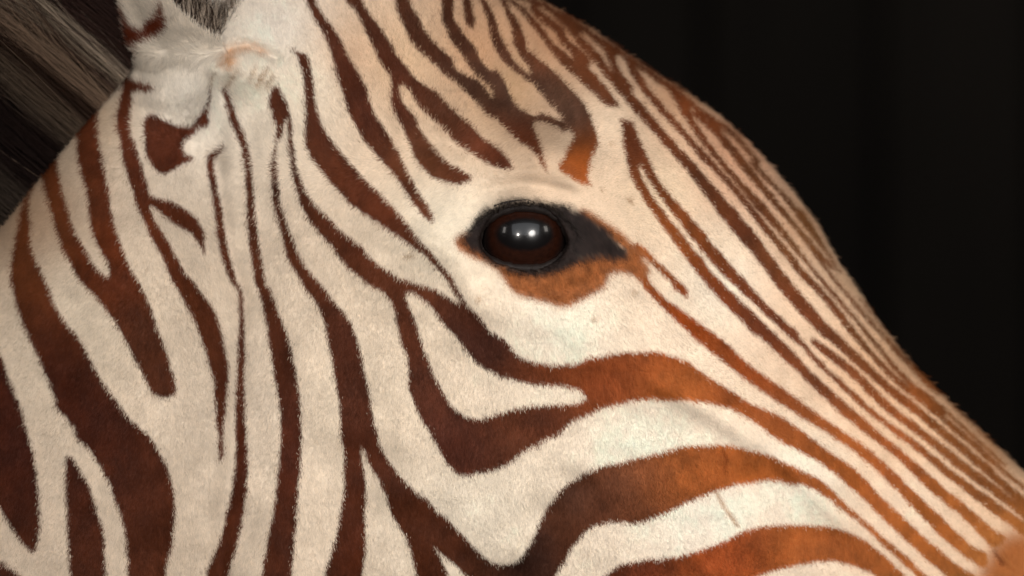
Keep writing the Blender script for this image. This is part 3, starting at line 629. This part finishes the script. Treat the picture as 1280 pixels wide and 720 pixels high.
# ---------------------------------------------------------------- ears
EAR_Y = [108,96,84,66,40,0,-80,-160,-240,-300,-340]
EAR_X = [250,246,242,239,236,235,228,222,218,216,215]
EAR_R = [40,56,66,74,81,87,95,86,62,32,5]
EAR_D = [-.0295,-.0292,-.0284,-.0284,-.0308,-.0355,-.042,-.046,-.047,-.050,-.052]
EAR_O = [2,2,4,14,40,58,62,66,68,70,74]
def build_ear(s):
    n, k = 110, 90
    t = np.linspace(0, len(EAR_Y)-1, n)
    ey, ex, er, ed, eo = [catmull(a, t) for a in (EAR_Y, EAR_X, EAR_R, EAR_D, EAR_O)]
    er = np.maximum(er, 3)*UNIT; phi = math.radians(45)
    def shell(off):
        G = np.empty((n, k, 3))
        for i in range(n):
            ps = math.radians(max(eo[i], 1.5)); a = np.linspace(phi+ps, phi+2*math.pi-ps, k)
            r = er[i]-off
            cc = w_from_px(ex[i], ey[i], ed[i])
            jb = np.arange(k)[::-1]
            wob = 1+.04*np.sin(a*3+i*.06)+.13*np.exp(-(jb/7.)**2)-.10*np.exp(-((jb-15)/5.)**2)
            G[i, :, 0] = cc[0]+r*wob*np.sin(a); G[i, :, 1] = cc[1]-r*.92*wob*np.cos(a); G[i, :, 2] = cc[2]+.10*r*np.cos(a)
        return G
    out = shell(0); inn = shell(.0028)
    both = np.concatenate([out, inn[:, ::-1]], 1)
    qx, qy = px_from_w(both)
    col = coat_color(np.maximum(qx, -400), qy)
    tip = np.clip((-qy-70)/60, 0, 1)[..., None]
    col = col*(1-tip)+lin((84, 48, 34))*tip
    inner = np.zeros(both.shape[:2]); inner[:, k:] = 1
    edge = np.minimum(np.arange(k), np.arange(k)[::-1]); skin_in = np.where(np.arange(k) < k//2, 1.0, np.clip((edge-4)/8., 0, 1))
    f = inner*np.concatenate([skin_in, skin_in[::-1]])[None, :]
    col = col*(1-f[..., None])+lin((62, 48, 42))*f[..., None]
    rimd = (1/(1+np.exp(-(qx-312)/5))*np.clip((44-qy)/14, 0, 1))[..., None]  # shade along the right rim of the ear, darkened into the colour
    col = col*(1-rimd)+lin((70, 54, 50))*rimd
    both[..., 1] *= -s
    ear = grid_mesh('ear', both, M_SKIN, zebra, col, close_v=True)
    No = grid_normals(out); cen = np.stack([w_from_px(ex[i], ey[i], ed[i]) for i in range(n)])
    sg = np.sign(((out-cen[:, None])*No).sum(-1).mean()); No = No*sg
    o2 = out.copy(); o2[..., 1] *= -s; No2 = No.copy(); No2[..., 1] *= -s
    def ecol(px, py):
        c = coat_color(px+rng.normal(0, 1.5, px.shape), py+rng.normal(0, 1.5, px.shape))
        tp = np.clip((-py-70)/60, 0, 1)[:, None]
        c = c*(1-tp)+lin((84, 48, 34))*tp
        rd_ = (1/(1+np.exp(-(px-312)/5))*np.clip((44-py)/14, 0, 1))[:, None]  # same rim shade mixed into the fur colour
        return c*(1-.35*rd_)+lin((120, 100, 88))*.35*rd_
    fur('ear_fur', o2, No2, 90000 if s < 0 else 15000, length=.0046, rad=.0001 if s < 0 else .0003, lift=.42, parent=ear, col=ecol,
        dirf=lambda px, py: unit(np.stack([-.12+.25*vnoise(px, py, 14, 71), np.clip((66-py)/26, -1, 1)+.2*vnoise(px, py, 12, 72)], -1)),
        lenf=lambda px, py: 1+.45*np.clip((py-40)/40, 0, 1)*(1+.5*vnoise(px, py, 10, 73)))
    # long pale hair inside the ear, from both rims and the base of the opening
    m = 5200 if s < 0 else 800
    ii = (24+rng.random(m)**1.4*70).astype(int); sel = rng.random(m)
    jj = np.where(sel < .45, k-1-(rng.random(m)*10).astype(int), np.where(sel < .75, (rng.random(m)*8).astype(int), (rng.random(m)*k).astype(int)))
    r0 = inn[ii, jj]+rng.normal(0, .0008, (m, 3))
    tow = unit(cen[ii]-r0)
    L = rng.uniform(.012, .030, m)[:, None]
    upv = np.array([[0.02, -.35, 1.0]])
    d1 = unit(tow*.7+upv+rng.normal(0, .18, (m, 3))); d2 = unit(tow*.25+upv+rng.normal(0, .2, (m, 3))); d3 = unit(upv-tow*.2+rng.normal(0, .28, (m, 3)))
    p1 = r0+d1*L*.4; p2 = p1+d2*L*.35; p3 = p2+d3*L*.3
    pts = np.stack([r0, p1, p2, p3], 1); pts[..., 1] *= -s
    pal = np.where(rng.random((m, 1)) < .5, lin((178, 160, 142))[None], lin((58, 44, 36))[None])*rng.uniform(.6, 1.05, (m, 1))
    make_strands('ear_hair', pts, np.array([[.00016, .00014, .0001, .00003]])*rng.uniform(.7, 1.3, (m, 1)), pal, M_LONG, ear)
    return ear
build_ear(-1); build_ear(1)

# ---------------------------------------------------------------- mane
def mane():
    n = 120000
    t = rng.uniform(.6, 6.6, n)*(NU-1)/(len(RIBS)-1)
    i = t.astype(int); f = (t-i)[:, None]
    dp = Dp[i]*(1-f)+Dp[i+1]*f
    tg = unit(Dp[i+1]-Dp[i]); nm = np.stack([tg[:, 1], -tg[:, 0]], -1)
    nm[(nm[:, 0] > 0)] *= -1
    y = rng.normal(0, .011, n)
    r0 = np.stack([(dp[:, 0]-640)*UNIT, y, ZC+(360-dp[:, 1])*UNIT], -1)
    d = np.stack([nm[:, 0], 0*y, -nm[:, 1]], -1)
    # tufts: neighbours lean together
    key = dp[:, 0]+y*3000
    lean = np.stack([vnoise(key, dp[:, 1], 9, 60), vnoise(key, dp[:, 1], 11, 61), vnoise(key, dp[:, 1], 9, 62)], -1)*.16+np.stack([vnoise(dp[:, 0], y*2500, 26, 64), 0*y, vnoise(dp[:, 0], y*2500, 26, 65)], -1)*.16
    r0 -= d*.004
    L = (rng.uniform(.085, .115, n)*(1+.08*vnoise(key, y, 14, 63)))[:, None]
    along = np.stack([tg[:, 0], 0*y, -tg[:, 1]], -1)
    d1 = unit(d+lean*.5+np.stack([0*y, y*9, 0*y], -1)+rng.normal(0, .03, (n, 3)))
    d2 = unit(d+lean+rng.normal(0, .08, (n, 3))+np.stack([0*y, y*9, 0*y], -1))
    d3 = unit(d+lean*1.4-along*.14+rng.normal(0, .13, (n, 3)))
    bend = np.stack([vnoise(key, y*3000, 4, 91), vnoise(key, y*3000, 4, 92), vnoise(key, y*3000, 4, 93)], -1)*.10
    p1 = r0+(d1+bend)*L*.35; p2 = p1+(d2-bend)*L*.35; p3 = p2+(d3+bend*.6-np.array([0, 0, .12]))*L*.3
    q = dp[:, 1]+rng.normal(0, 2.2, n)
    ys = [-80, 40, 84, 92, 98, 106, 110, 118, 130, 136, 146, 152, 172, 182, 228, 240, 275, 300, 340, 380, 430, 480, 560, 640, 760]
    cs = [(58,38,32),(50,34,30),(56,38,32),(150,132,114),(152,134,114),(70,52,42),(74,56,46),(132,108,88),(120,96,78),(50,34,24),(46,30,22),(88,72,58),(80,66,54),(30,18,14),(28,17,14),(56,46,38),(60,50,42),(44,28,20),(120,100,82),(44,28,20),(120,100,82),(44,28,20),(120,100,82),(44,28,20),(120,100,82)]
    C = np.stack([np.interp(q, ys, lin(np.array(cs))[:, a]) for a in range(3)], -1)
    odd = rng.random(n) < .004; C[odd] = lin((118, 98, 82))
    C *= rng.uniform(.9, 1.08, (n, 1))*(1+.15*vnoise(key, y*4000, 7, 66))[:, None]*.74  # banded hair with the shade over the mane mixed into its colour
    make_strands('mane', np.stack([r0, p1, p2, p3], 1), np.array([[.00014, .00013, .00011, .00004]])*rng.uniform(.7, 1.3, (n, 1)), C, M_LONG, zebra)
mane()

# ---------------------------------------------------------------- background
def plank_material():
    m, nt, b = mat_new('old_dark_wood')
    tc = nt.nodes.new('ShaderNodeTexCoord'); mp = nt.nodes.new('ShaderNodeMapping'); mp.inputs['Scale'].default_value = (14, 14, .8)
    t = nt.nodes.new('ShaderNodeTexNoise'); t.inputs['Scale'].default_value = 2.2; t.inputs['Detail'].default_value = 6
    r = nt.nodes.new('ShaderNodeValToRGB')
    r.color_ramp.elements[0].color = (0.0075, 0.0058, 0.0044, 1); r.color_ramp.elements[1].color = (0.021, 0.0165, 0.0128, 1)
    oi = nt.nodes.new('ShaderNodeObjectInfo'); mr = nt.nodes.new('ShaderNodeMapRange'); mr.inputs['To Min'].default_value = .55; mr.inputs['To Max'].default_value = 1.3
    sclr = nt.nodes.new('ShaderNodeVectorMath'); sclr.operation = 'SCALE'
    nt.links.new(tc.outputs['Object'], mp.inputs[0]); nt.links.new(mp.outputs[0], t.inputs[0]); nt.links.new(t.outputs['Fac'], r.inputs[0])
    nt.links.new(oi.outputs['Random'], mr.inputs['Value']); nt.links.new(r.outputs[0], sclr.inputs[0]); nt.links.new(mr.outputs[0], sclr.inputs['Scale'])
    nt.links.new(sclr.outputs[0], b.inputs['Base Color'])
    b.inputs['Roughness'].default_value = 0.9
    b.inputs['Specular IOR Level'].default_value = 0.15
    return m
M_WOOD = plank_material()
wall = bpy.data.objects.new('wall', None); wall.location = (0, 2.6, 0); link(wall)
wall['label'] = 'unlit dark boarded wall behind the zebra, far out of focus'
wall['category'] = 'wall'
bm = bmesh.new(); bmesh.ops.create_cube(bm, size=1); bmesh.ops.scale(bm, vec=(6.6, .03, 3.4), verts=bm.verts)
pm = bpy.data.meshes.new('backing_board'); bm.to_mesh(pm); bm.free(); pm.materials.append(M_WOOD)
o = bpy.data.objects.new('backing_board', pm); o.location = (0, .06, 1.7); link(o, wall)
x = -3.2; kq = 0
while x < 3.2:
    wd = [.17, .21, .15, .19][kq % 4]; kq += 1
    bm = bmesh.new(); bmesh.ops.create_cube(bm, size=1)
    bmesh.ops.scale(bm, vec=(wd-.008, .03, 3.4), verts=bm.verts)
    bmesh.ops.bevel(bm, geom=bm.edges, offset=.004, segments=1, affect='EDGES')
    pm = bpy.data.meshes.new('plank'); bm.to_mesh(pm); bm.free(); pm.materials.append(M_WOOD)
    o = bpy.data.objects.new('plank', pm); o.location = (x+wd/2, rng.uniform(-.006, .006), 1.7)
    link(o, wall)
    x += wd
